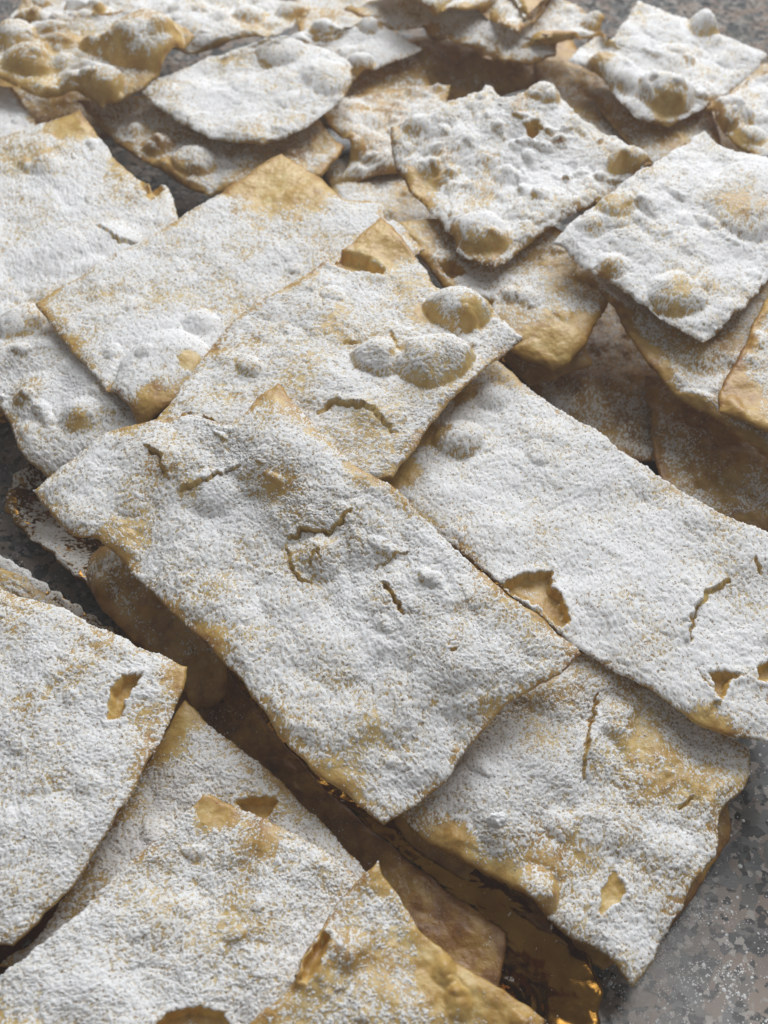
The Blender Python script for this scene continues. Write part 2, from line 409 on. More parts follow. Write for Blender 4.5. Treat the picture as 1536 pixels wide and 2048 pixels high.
      e=dict(ab=[(60,254)], bc=[(190,262),(240,325),(290,360),(336,373)], cd=[(270,560),(80,692)]), sugar=0.42, bub=16, edgebare=0.3,
      blis=[(40,640,50,5),(230,480,60,3),(90,330,40,4)], hole=[([(285,362),(315,358),(330,380),(300,400),(288,385)],3.5)],
      crack=[([(195,455),(240,492),(300,495)],0.7,1.5,1.0)], spots=[(150,250,70,-0.7),(60,300,90,-0.35),(250,330,60,-0.3),(150,520,150,0.3)]),
 dict(label='sugared pastry at the left margin tucked under the bare cornered sheet', c=[(-120,730,34),(110,655,42),(310,865,40),(105,962,28)],
      e=dict(da=[(42,905),(0,815),(-70,765)]), sugar=0.5, bub=6, edgebare=0.35, thick=2.4,
      blis=[(70,790,60,4),(165,830,46,4)], spots=[(60,785,50,-0.4),(160,845,34,-0.5)]),
 dict(label='large sugared sheet with a bare golden top corner', puff=0.55, c=[(70,605,51),(560,305,57),(850,498,53),(285,858,47)],
      e=dict(ab=[(200,525),(330,446),(368,424),(430,385)], bc=[(640,352),(690,396),(752,402,1),(775,440),(800,445)], da=[(200,762),(110,662)]),
      sugar=0.36, bub=5, wave=1.3, edgebare=0.45,
      blis=[(340,720,85,7,300,790),(400,640,40,3)], spots=[(560,330,150,-0.95),(620,390,80,-0.4),(350,680,130,0.4),(310,815,50,-0.7),(385,740,30,-0.9)]),
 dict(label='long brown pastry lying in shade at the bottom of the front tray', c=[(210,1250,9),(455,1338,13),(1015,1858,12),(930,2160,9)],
      e=dict(bc=[(520,1425),(610,1535),(770,1680),(910,1785)], cd=[(1018,1900),(1000,1960)]), sugar=-0.5, bub=8, toast_and_shade=0.9),  # the deep brown paints the shade of the tray gap into this crust
 dict(label='pale dusted pastry edge at the left margin under the white front sheet', c=[(-90,1105,26),(50,1150,28),(210,1265,24),(-60,1420,20)],
      e=dict(bc=[(140,1225)]), sugar=0.25, bub=6, thick=2.5, edgebare=0.3),
 dict(label='narrow golden pastry with a rounded end sticking out under the central sheet', c=[(165,1145,22),(310,1070,30),(446,1325,26),(385,1420,20)],
      e=dict(ab=[(195,1095)], cd=[(446,1370),(425,1405)], da=[(345,1352),(260,1275),(190,1205)]), sugar=-0.05, bub=8, toast_and_shade=0.3, thick=3.5,
      blis=[(210,1170,40,4),(300,1200,40,3)], spots=[(400,1370,70,-0.6)]),
 dict(label='bare brown pastry tucked under the thickly sugared lower right one', c=[(770,1600,13),(1190,1330,15),(1470,1500,13),(1205,1940,9)],
      e=dict(cd=[(1462,1600),(1452,1690),(1340,1850)], da=[(1120,1890),(1025,1815),(915,1750),(815,1685)]), sugar=-0.25, bub=6, thick=2.6, toast_and_shade=0.6),
 dict(label='thickly sugared pastry at the lower right overhanging the granite', puff=1.10, c=[(760,1560,28),(1190,1290,33),(1500,1490,28),(1268,1970,19)],
      e=dict(cd=[(1495,1560),(1448,1620),(1438,1690),(1400,1752),(1335,1862),(1305,1925)], da=[(1195,1902),(1130,1866),(1040,1788),(930,1722),(820,1652)]),
      sugar=0.36, bub=6, wave=1.8, edgebare=0.25, thick=3.0,
      blis=[(1050,1530,110,4.6,1000,1600),(1070,1790,50,5),(1230,1440,50,3),(1120,1650,40,2.5),(1330,1700,60,2.5)],
      crack=[([(1195,1390),(1170,1500),(1165,1560)],0.5,0.8,1.2),([(1360,1620),(1385,1600)],0.9,1.5,0.3)],
      hole=[([(1225,1740),(1232,1745),(1250,1790),(1200,1830),(1205,1780)],0.15)],
      spots=[(1300,1460,90,-0.35),(1390,1540,80,-0.3),(1250,1950,60,-0.3),(900,1690,60,-0.5),(1000,1770,50,-0.6)]),
 dict(label='very large thickly sugared sheet at the right with torn holes', puff=0.60, c=[(740,962,42),(985,705,46),(1640,1120,44),(1640,1500,34)],
      e=dict(ab=[(860,805)], bc=[(1010,732),(1080,785),(1140,826),(1280,920),(1420,1012),(1540,1066)], da=[(1540,1482),(1440,1466),(1395,1446),(1290,1372),(1130,1282),(960,1140)]),
      sugar=0.5, bub=4, wave=1.5, edgebare=0.3,
      blis=[(915,880,52,5),(985,795,40,4),(1100,870,50,2)],
      hole=[([(1002,1175),(1050,1152),(1105,1143),(1098,1175),(1120,1195),(1138,1245),(1120,1258),(1070,1215),(1030,1195)],3.0),
            ([(1420,1350),(1450,1346),(1485,1352),(1460,1358),(1445,1400),(1438,1398)],2.4),([(1510,1338),(1540,1325),(1560,1360),(1515,1362)],2.4)],
      crack=[([(1378,1285),(1385,1235),(1410,1190),(1460,1158)],1.3,2.4,1.6),([(1400,1440),(1440,1400),(1400,1350)],0.5,0.6,0.8),([(1510,1120),(1525,1150)],0.7,1.5,0.6)],
      spots=[(1000,740,60,-0.5),(850,870,50,-0.9),(920,780,45,-0.9),(800,940,50,-0.9),(1250,1150,200,0.15),(1110,1230,40,-0.6),(1420,1458,60,-0.5)]),
 dict(label='sugared sheet with round blisters and a slit shaped opening, right of the bare corner', c=[(760,430,63),(1046,672,60),(785,948,55),(285,872,55)],
      e=dict(ab=[(800,470),(845,520),(880,572),(960,592),(1005,632)], bc=[(1000,708),(900,800)], cd=[(600,965)], da=[(380,748),(460,642),(640,530)]),
      sugar=0.32, bub=8, edgebare=0.4, thick=2.2,
      blis=[(915,620,62,9),(885,715,62,8,850,730),(755,718,50,7),(640,620,60,2)],
      hole=[([(650,512),(675,500),(720,507),(768,533),(765,545),(700,538),(662,525)],3.2)],
      crack=[([(690,690),(712,688)],0.8,1.6,0.5),([(780,668),(795,705)],0.7,1.5,0.8),([(640,830),(665,812),(740,825),(790,870)],1.0,1.6,1.2)],
      spots=[(770,480,75,-0.9),(940,640,40,-0.6),(850,640,40,-0.5),(560,640,60,0.1)]),
 dict(label='thickly sugared central sheet with cracked blisters, lying uppermost', puff=1.05, c=[(70,980,50),(556,762,66),(1166,1310,47),(770,1647,36)],
      e=dict(ab=[(140,920),(215,868),(300,842),(372,820),(420,838),(452,848),(490,822),(520,785)],
             bc=[(610,822),(660,880),(720,935),(790,975),(900,1085),(1010,1180),(1110,1258)], cd=[(1100,1360),(1025,1400),(940,1490),(880,1570)],
             da=[(640,1550),(560,1470),(500,1385),(430,1305),(360,1240),(290,1172),(205,1088),(150,1075),(105,1035)]),
      sugar=0.42, bub=6, wave=2.0, edgebare=0.45,
      blis=[(300,905,70,3),(560,900,110,4),(640,1110,55,4),(930,1330,110,4),(420,985,60,3)],
      crack=[([(575,1085),(610,1062),(660,1068),(705,1020)],0.9,1.8,1.2),([(572,1090),(585,1150),(625,1168)],0.6,1.4,1.0),([(765,1165),(785,1190),(808,1235)],1.2,2.2,0.6),
             ([(290,900),(325,925),(335,965)],1.0,1.8,1.2),([(360,985),(410,970),(480,935)],0.8,1.2,1.0),([(640,1125),(640,1105),(620,1140)],0.7,1.2,0.4),
             ([(748,1140),(785,1112),(815,1103)],0.4,0.9,0.5),([(902,1310),(910,1302)],0.9,1.6,0.2),([(350,818),(385,812),(440,840)],0.8,1.6,0.6)],
      spots=[(556,775,40,-0.5),(240,1085,75,-0.5),(420,1290,60,-0.45),(540,1450,90,-0.35),(660,1560,80,-0.25),(380,985,30,-0.5),(720,950,50,-0.4),(640,1150,30,0.0),(850,1200,200,0.15),(200,960,120,0.1),(560,960,60,-0.3)]),
 dict(label='golden sugared pastry between the white front sheet and the brown gap', c=[(370,1398,28),(755,1760,24),(500,2040,20),(0,1930,24)],
      e=dict(ab=[(420,1450),(480,1496),(570,1572),(660,1662),(720,1728)], da=[(100,1840),(230,1620)]), sugar=0.3, bub=6, edgebare=0.25,
      hole=[([(470,1605),(510,1595),(555,1602),(545,1625),(520,1645),(490,1625)],2.5)], spots=[(375,1420,60,-0.6),(330,1480,70,-0.5)]),
 dict(label='thickly sugared sheet in the bottom left foreground with a curled upper edge', c=[(410,1586,36),(740,1772,32),(640,2300,30),(-120,2070,36)],
      e=dict(ab=[(470,1612,-2),(560,1650,-1),(650,1700)], da=[(-40,1995),(0,1958),(120,1860),(220,1762),(320,1668)]), sugar=0.34, bub=8, wave=2.6, edgebare=0.0, thick=2.0,
      hole=[([(315,2060),(335,2030),(390,2016),(450,2030),(470,2080),(380,2120)],2.8)],
      spots=[(430,1620,55,-0.8),(520,1670,70,-0.35),(100,1950,120,0.3),(640,1760,100,-0.1)], blis=[(330,1830,80,2.5),(180,1990,90,3)]),
 dict(label='golden foreground pastry with a pointed upper corner at the bottom centre', c=[(752,1716,44),(1088,2036,34),(1130,2330,32),(380,2220,40)],
      e=dict(ab=[(790,1780),(850,1866),(960,1952)], da=[(480,2066),(570,1985),(600,1930,2),(650,1842),(705,1768)]), sugar=0.10, bub=8, edgebare=0.2, thick=2.2,
      hole=[([(600,1960),(612,1920),(650,1860),(662,1870),(640,1925),(618,1968)],2.6)], wave=2.2,
      spots=[(720,1850,80,0.25),(690,1940,60,0.15),(900,1960,90,-0.7),(760,1760,40,-0.5),(1000,2020,80,-0.6)], blis=[(700,1900,45,3)]),
 dict(label='broad white sugared sheet at the left margin in the front tray', c=[(-170,1140,44),(376,1326,44),(25,1890,38),(-320,1900,38)],
      e=dict(ab=[(-40,1165),(90,1202),(180,1243),(260,1280),(330,1306)], bc=[(368,1370),(345,1425),(300,1510),(260,1590),(150,1762),(80,1840)]), sugar=0.45, bub=6, edgebare=0.3, thick=2.2,
      hole=[([(225,1380),(245,1352),(280,1350),(270,1375),(250,1400),(245,1430),(215,1440)],2.4)], spots=[(355,1350,50,-0.4),(270,1440,60,-0.35),(120,1300,100,-0.12),(40,1750,100,-0.1)]),
]
LIFTS = [0.0, 0.0, 0.0, 0.0, 0.0, 0.0, 0.0, 0.0, 0.0, 9.5, 10.53, 0.0, 0.0, 11.14, 0.0, 0.0, 0.0, 0.0, 0.0, 0.0, 0.0, 0.0, 0.0, 0.31, 0.0, 0.0, 0.0, 0.0, 0.0, 0.43, 0.0, 0.0, 0.0, 4.77, 0.0, 0.0, 0.0, 0.0, 0.0, 0.0, 0.0, 0.0, 0.0, 0.0, 0.0, 0.0, 0.0]
# DATA-END

# ---------------------------------------------------------------- materials
def new_mat(name):
    m = bpy.data.materials.new(name)
    m.use_nodes = True
    nt = m.node_tree
    return m, nt, nt.nodes, nt.links, nt.nodes['Principled BSDF']

def node(nodes, kind, **kw):
    n = nodes.new(kind)
    for k, v in kw.items():
        if k in n.inputs.keys():
            n.inputs[k].default_value = v
        else:
            setattr(n, k, v)
    return n

def ramp(nodes, stops, interp='LINEAR'):
    r = nodes.new('ShaderNodeValToRGB')
    r.color_ramp.interpolation = interp
    el = r.color_ramp.elements
    while len(el) < len(stops):
        el.new(0.5)
    for e, (p, c) in zip(el, stops):
        e.position = p
        e.color = (*c, 1) if len(c) == 3 else c
    return r

def mix_rgb(nodes, links, fac, a, b):
    m = nodes.new('ShaderNodeMix')
    m.data_type = 'RGBA'
    for sock, v in ((m.inputs[0], fac), (m.inputs[6], a), (m.inputs[7], b)):
        if hasattr(v, 'links'):
            links.new(v, sock)
        else:
            sock.default_value = v if not isinstance(v, tuple) else (*v, 1)
    return m.outputs[2]

def math_node(nodes, links, op, a, b=0.0, clamp=False):
    m = nodes.new('ShaderNodeMath')
    m.operation = op
    m.use_clamp = clamp
    for sock, v in ((m.inputs[0], a), (m.inputs[1], b)):
        if hasattr(v, 'links'):
            links.new(v, sock)
        else:
            sock.default_value = v
    return m.outputs[0]

def make_crust_mat():
    m, nt, N, L, P = new_mat('fried_dough')
    tc = N.new('ShaderNodeTexCoord')
    at = node(N, 'ShaderNodeAttribute', attribute_name='toast_and_shade')
    n1 = node(N, 'ShaderNodeTexNoise', Scale=260.0, Detail=5.0, Roughness=0.62)
    L.new(tc.outputs['Object'], n1.inputs['Vector'])
    f = math_node(N, L, 'MULTIPLY_ADD', n1.outputs['Fac'], 0.85)
    f.node.inputs[2].default_value = -0.14
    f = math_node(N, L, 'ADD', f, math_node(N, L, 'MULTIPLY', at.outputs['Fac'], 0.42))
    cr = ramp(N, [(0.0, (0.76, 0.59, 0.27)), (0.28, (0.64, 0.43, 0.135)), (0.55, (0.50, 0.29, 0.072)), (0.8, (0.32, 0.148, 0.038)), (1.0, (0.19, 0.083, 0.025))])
    L.new(f, cr.inputs[0])
    # fine sugar film left between the heaps
    dn = node(N, 'ShaderNodeAttribute', attribute_name='dust')
    n2 = node(N, 'ShaderNodeTexNoise', Scale=1500.0, Detail=4.0, Roughness=0.7)
    L.new(tc.outputs['Object'], n2.inputs['Vector'])
    s = math_node(N, L, 'ADD', n2.outputs['Fac'], math_node(N, L, 'MULTIPLY', dn.outputs['Fac'], 0.16))
    mr = node(N, 'ShaderNodeMapRange', **{'From Min': 0.53, 'From Max': 0.70})
    L.new(s, mr.inputs['Value'])
    film = math_node(N, L, 'MULTIPLY', mr.outputs['Result'], 0.7)
    col = mix_rgb(N, L, film, cr.outputs['Color'], (0.80, 0.76, 0.68))
    L.new(col, P.inputs['Base Color'])
    L.new(math_node(N, L, 'MULTIPLY_ADD', film, 0.5).node.outputs[0], P.inputs['Roughness'])
    P.inputs['Roughness'].links[0].from_node.inputs[2].default_value = 0.34
    P.inputs['Specular IOR Level'].default_value = 0.5
    P.inputs['Subsurface Weight'].default_value = 0.25
    P.inputs['Subsurface Radius'].default_value = (1.0, 0.55, 0.2)
    P.inputs['Subsurface Scale'].default_value = 0.003
    n3 = node(N, 'ShaderNodeTexNoise', Scale=700.0, Detail=4.0, Roughness=0.6)
    L.new(tc.outputs['Object'], n3.inputs['Vector'])
    vb = node(N, 'ShaderNodeTexVoronoi', feature='SMOOTH_F1', Scale=520.0)
    wob = N.new('ShaderNodeVectorMath'); wob.operation = 'MULTIPLY_ADD'
    L.new(n3.outputs['Color'], wob.inputs[0]); wob.inputs[1].default_value = (0.0016, 0.0016, 0.0016); L.new(tc.outputs['Object'], wob.inputs[2])
    L.new(wob.outputs[0], vb.inputs['Vector'])
    hgt = math_node(N, L, 'SUBTRACT', math_node(N, L, 'MULTIPLY', n3.outputs['Fac'], 0.8), vb.outputs['Distance'])
    b = node(N, 'ShaderNodeBump', Strength=0.4, Distance=0.0007)
    L.new(hgt, b.inputs['Height'])
    L.new(b.outputs['Normal'], P.inputs['Normal'])
    return m

def make_sugar_mat():
    m, nt, N, L, P = new_mat('icing_sugar')
    tc = N.new('ShaderNodeTexCoord')
    at = node(N, 'ShaderNodeAttribute', attribute_name='heap')
    mr = node(N, 'ShaderNodeMapRange', **{'From Min': 0.0, 'From Max': 0.25})
    L.new(at.outputs['Fac'], mr.inputs['Value'])
    col = mix_rgb(N, L, mr.outputs['Result'], (0.86, 0.81, 0.71), (0.94, 0.945, 0.95))
    # between the grains the dough shows through, pit shade painted into its brown, more so where sugar is thin
    ns = node(N, 'ShaderNodeTexNoise', Scale=1150.0, Detail=3.0, Roughness=0.62)
    L.new(tc.outputs['Object'], ns.inputs['Vector'])
    th = node(N, 'ShaderNodeMapRange', **{'From Min': 0.0, 'From Max': 0.9, 'To Min': 0.55, 'To Max': 0.655})
    L.new(at.outputs['Fac'], th.inputs['Value'])
    gap = math_node(N, L, 'MULTIPLY', math_node(N, L, 'SUBTRACT', ns.outputs['Fac'], th.outputs['Result']), 14.0, True)
    col = mix_rgb(N, L, math_node(N, L, 'MULTIPLY', gap, 0.85), col, (0.30, 0.18, 0.07))
    L.new(col, P.inputs['Base Color'])
    P.inputs['Roughness'].default_value = 0.95
    P.inputs['Specular IOR Level'].default_value = 0.15
    n3 = node(N, 'ShaderNodeTexNoise', Scale=2600.0, Detail=3.0, Roughness=0.7)
    L.new(tc.outputs['Object'], n3.inputs['Vector'])
    b = node(N, 'ShaderNodeBump', Strength=0.4, Distance=0.0004)
    L.new(math_node(N, L, 'SUBTRACT', n3.outputs['Fac'], gap), b.inputs['Height'])
    L.new(b.outputs['Normal'], P.inputs['Normal'])
    return m

def make_gold_mat():
    m, nt, N, L, P = new_mat('gold_foil')
    tc = N.new('ShaderNodeTexCoord')
    P.inputs['Metallic'].default_value = 1.0
    n1 = node(N, 'ShaderNodeTexNoise', Scale=90.0, Detail=4.0, Roughness=0.6)
    L.new(tc.outputs['Object'], n1.inputs['Vector'])
    cr = ramp(N, [(0.3, (0.22, 0.10, 0.018)), (0.7, (0.40, 0.22, 0.05))])
    L.new(n1.outputs['Fac'], cr.inputs[0])
    L.new(cr.outputs['Color'], P.inputs['Base Color'])
    mr = node(N, 'ShaderNodeMapRange', **{'From Min': 0.3, 'From Max': 0.7, 'To Min': 0.16, 'To Max': 0.32})
    L.new(n1.outputs['Fac'], mr.inputs['Value'])
    L.new(mr.outputs['Result'], P.inputs['Roughness'])
    n3 = node(N, 'ShaderNodeTexNoise', Scale=140.0, Detail=2.0, Roughness=0.45, Distortion=0.8)
    L.new(tc.outputs['Object'], n3.inputs['Vector'])
    b = node(N, 'ShaderNodeBump', Strength=0.4, Distance=0.003)
    L.new(n3.outputs['Fac'], b.inputs['Height'])
    L.new(b.outputs['Normal'], P.inputs['Normal'])
    return m

def make_granite_mat():
    m, nt, N, L, P = new_mat('polished_granite')
    tc = N.new('ShaderNodeTexCoord')
    wn = node(N, 'ShaderNodeTexNoise', Scale=300.0, Detail=5.0, Roughness=0.65)
    L.new(tc.outputs['Object'], wn.inputs['Vector'])
    wv = N.new('ShaderNodeVectorMath'); wv.operation = 'SCALE'
    L.new(wn.outputs['Color'], wv.inputs[0]); wv.inputs['Scale'].default_value = 0.0045
    ad = N.new('ShaderNodeVectorMath'); ad.operation = 'ADD'
    L.new(tc.outputs['Object'], ad.inputs[0]); L.new(wv.outputs[0], ad.inputs[1])
    def cells(scale, seedoff):
        o = N.new('ShaderNodeVectorMath'); o.operation = 'ADD'
        L.new(ad.outputs[0], o.inputs[0]); o.inputs[1].default_value = (seedoff, seedoff * 0.7, 0)
        v = node(N, 'ShaderNodeTexVoronoi', Scale=scale)
        L.new(o.outputs[0], v.inputs['Vector'])
        sp = N.new('ShaderNodeSeparateColor')
        L.new(v.outputs['Color'], sp.inputs[0])
        return sp.outputs
    a, b, c = cells(105.0, 0.0), cells(170.0, 3.1), cells(520.0, 7.7)
    cr = ramp(N, [(0.0, (0.12, 0.125, 0.12)), (0.25, (0.17, 0.165, 0.155)), (0.5, (0.26, 0.20, 0.165)), (0.75, (0.31, 0.24, 0.20)), (1.0, (0.33, 0.30, 0.27))])
    L.new(a[0], cr.inputs[0])
    cr2 = ramp(N, [(0.0, (0.05, 0.055, 0.06)), (0.5, (0.12, 0.13, 0.135)), (1.0, (0.20, 0.20, 0.20))])
    L.new(b[1], cr2.inputs[0])
    c1 = mix_rgb(N, L, math_node(N, L, 'GREATER_THAN', b[0], 0.62), cr.outputs['Color'], cr2.outputs['Color'])
    c2 = mix_rgb(N, L, math_node(N, L, 'GREATER_THAN', c[0], 0.82), c1, (0.028, 0.03, 0.033))
    c2 = mix_rgb(N, L, math_node(N, L, 'GREATER_THAN', c[1], 0.90), c2, (0.42, 0.39, 0.36))
    n2 = node(N, 'ShaderNodeTexNoise', Scale=500.0, Detail=6.0, Roughness=0.75)
    L.new(tc.outputs['Object'], n2.inputs['Vector'])
    nr = node(N, 'ShaderNodeMapRange', **{'From Min': 0.35, 'From Max': 0.8, 'To Max': 0.32})
    L.new(n2.outputs['Fac'], nr.inputs['Value'])
    c3 = mix_rgb(N, L, nr.outputs['Result'], c2, (0.17, 0.165, 0.16))
    # dusting of spilt sugar
    n4 = node(N, 'ShaderNodeTexNoise', Scale=1400.0, Detail=5.0, Roughness=0.75)
    L.new(tc.outputs['Object'], n4.inputs['Vector'])
    mr = node(N, 'ShaderNodeMapRange', **{'From Min': 0.60, 'From Max': 0.76, 'To Max': 0.45})
    L.new(n4.outputs['Fac'], mr.inputs['Value'])
    c4 = mix_rgb(N, L, mr.outputs['Result'], c3, (0.62, 0.62, 0.63))
    L.new(c4, P.inputs['Base Color'])
    # fine scratches
    mp = N.new('ShaderNodeMapping'); mp.inputs['Rotation'].default_value = (0, 0, 0.6); mp.inputs['Scale'].default_value = (1, 28, 1)
    L.new(tc.outputs['Object'], mp.inputs['Vector'])
    n5 = node(N, 'ShaderNodeTexNoise', Scale=70.0, Detail=5.0, Roughness=0.7)
    L.new(mp.outputs['Vector'], n5.inputs['Vector'])
    mr2 = node(N, 'ShaderNodeMapRange', **{'From Min': 0.35, 'From Max': 0.7, 'To Min': 0.06, 'To Max': 0.17})
    L.new(n5.outputs['Fac'], mr2.inputs['Value'])
    L.new(mr2.outputs['Result'], P.inputs['Roughness'])
    P.inputs['Specular IOR Level'].default_value = 0.45
    b = node(N, 'ShaderNodeBump', Strength=0.12, Distance=0.0004)
    L.new(n5.outputs['Fac'], b.inputs['Height'])
    L.new(b.outputs['Normal'], P.inputs['Normal'])
    return m

CRUST, SUGAR, GOLD, GRANITE = make_crust_mat(), make_sugar_mat(), make_gold_mat(), make_granite_mat()

# ---------------------------------------------------------------- mesh builders
def mesh_obj(name, co, tris, mat, parent=None, attrs=None, quads=None):
    me = bpy.data.meshes.new(name)
    co = np.ascontiguousarray(co, np.float32)
    me.vertices.add(len(co))
    me.vertices.foreach_set('co', co.ravel())
    parts, starts, pos = [], [], 0
    for f in (tris, quads):
        if f is not None and len(f):
            f = np.asarray(f, np.int32)
            parts.append(f.ravel())
            starts.append(pos + np.arange(len(f)) * f.shape[1])
            pos += f.size
    idx = np.concatenate(parts)
    st = np.concatenate(starts).astype(np.int32)
    me.loops.add(len(idx))
    me.loops.foreach_set('vertex_index', idx)
    me.polygons.add(len(st))
    me.polygons.foreach_set('loop_start', st)
    me.update(calc_edges=True)
    me.polygons.foreach_set('use_smooth', np.ones(len(st), bool))
    for k, v in (attrs or {}).items():
        a = me.attributes.new(k, 'FLOAT', 'POINT')
        a.data.foreach_set('value', np.ascontiguousarray(v, np.float32).ravel())
    me.materials.append(mat)
    me.validate()
    o = bpy.data.objects.new(name, me)
    COL.objects.link(o)
    o.parent = parent
    return o

def grid_quads(nv, nu, flip=False):
    i = np.arange(nv * nu).reshape(nv, nu)
    q = np.stack([i[:-1, :-1], i[:-1, 1:], i[1:, 1:], i[1:, :-1]], -1).reshape(-1, 4)
    return q[:, ::-1] if flip else q

def thing(name, label, cat, loc, group=None):
    o = bpy.data.objects.new(name, None)
    o.empty_display_size = 0.02
    COL.objects.link(o)
    o.location = loc
    o['label'] = label
    o['category'] = cat
    if group:
        o['group'] = group
    return o

def sugar_mesh(S, n, h, parent, org):
    nv, nu = h.shape
    du = np.gradient(S, axis=1); dv = np.gradient(S, axis=0)
    up = (np.cross(du, dv)[..., 2].mean() > 0)
    q = grid_quads(nv, nu, not up)
    hf = h.ravel()
    keep = hf[q].max(1) > 0
    q = q[keep]
    if not len(q):
        return None
    used = np.unique(q)
    mp = np.zeros(nv * nu, np.int64); mp[used] = np.arange(len(used))
    co = (S + n * h[..., None]).reshape(-1, 3)[used] - org
    o = mesh_obj('sugar_dusting', co, None, SUGAR, parent, {'heap': hf[used] * 1000}, mp[q])
    o['kind'] = 'stuff'
    return o

def build_pastry(spec, k):
    g = grow(spec, k, spec.get('step', 2.35))
    S, n, T = g['S'], g['n'], g['T']
    nv, nu = g['h'].shape
    org = np.array([S[..., 0].mean(), S[..., 1].mean(), S[..., 2].min() - T * 0.001])
    t = thing('fried_pastry', spec['label'], 'pastry', org, 'sugar dusted fried pastries')
    top = S[::2, ::2]
    tv, tu = top.shape[:2]
    # underside: coarser, pulled in a little along its rounded side
    ed = g['edge'][::6, ::6]
    rr = np.clip(1 - ed / (T * 0.9), 0, 1)
    lower = T * (1 - 0.42 * (1 - np.sqrt(np.clip(1 - rr * rr, 0, 1))) * 1.15)
    bot = S[::6, ::6] + n[::6, ::6] * (T * 0.42 * (1 - np.sqrt(np.clip(1 - rr * rr, 0, 1))))[..., None] * 0.001 - n[::6, ::6] * (lower[..., None] * 0.001)
    bv, bu = bot.shape[:2]
    co = np.vstack([top.reshape(-1, 3), bot.reshape(-1, 3)]) - org
    du = np.gradient(S, axis=1); dv = np.gradient(S, axis=0)
    up = (np.cross(du, dv)[..., 2].mean() > 0)
    qt = grid_quads(tv, tu, not up)
    qb = grid_quads(bv, bu, up) + tv * tu
    it = np.arange(tv * tu).reshape(tv, tu)
    ib = np.arange(bv * bu).reshape(bv, bu) + tv * tu
    def ring(a):
        return np.concatenate([a[0, :-1], a[:-1, -1], a[-1, :0:-1], a[:0:-1, 0]])
    rt, rb = ring(it), ring(ib)
    m = len(rb)
    tri = []
    for j in range(m):
        b0, b1 = rb[j], rb[(j + 1) % m]
        t0, t1, t2, t3 = rt[3 * j], rt[3 * j + 1], rt[3 * j + 2], rt[(3 * j + 3) % len(rt)]
        tri += [(t0, b0, t1), (t1, b0, b1), (t1, b1, t2), (t2, b1, t3)]
    tri = np.array(tri)
    if not up:
        tri = tri[:, ::-1]
    toast_and_shade = np.concatenate([g['toast_and_shade'][::2, ::2].ravel(), g['toast_and_shade'][::6, ::6].ravel() + 0.1])
    dust = np.concatenate([g['D'][::2, ::2].ravel(), np.full(bv * bu, -1.5)])
    mesh_obj('crust', co, tri, CRUST, t, {'toast_and_shade': toast_and_shade, 'dust': dust}, np.vstack([qt, qb]))
    sugar_mesh(S, n, g['h'], t, org)
    return t

# ---------------------------------------------------------------- the counter
def build_counter():
    s = 1.2
    co = np.array([(-s, -s, 0), (s, -s, 0), (s, s, 0), (-s, s, 0), (-s, -s, -0.03), (s, -s, -0.03), (s, s, -0.03), (-s, s, -0.03)])
    q = np.array([(0, 1, 2, 3), (7, 6, 5, 4), (0, 4, 5, 1), (1, 5, 6, 2), (2, 6, 7, 3), (3, 7, 4, 0)])
    o = mesh_obj('counter_top', co, None, GRANITE, None, None, q)
    for p in o.data.polygons:
        p.use_smooth = False
    o['kind'] = 'structure'

build_counter()

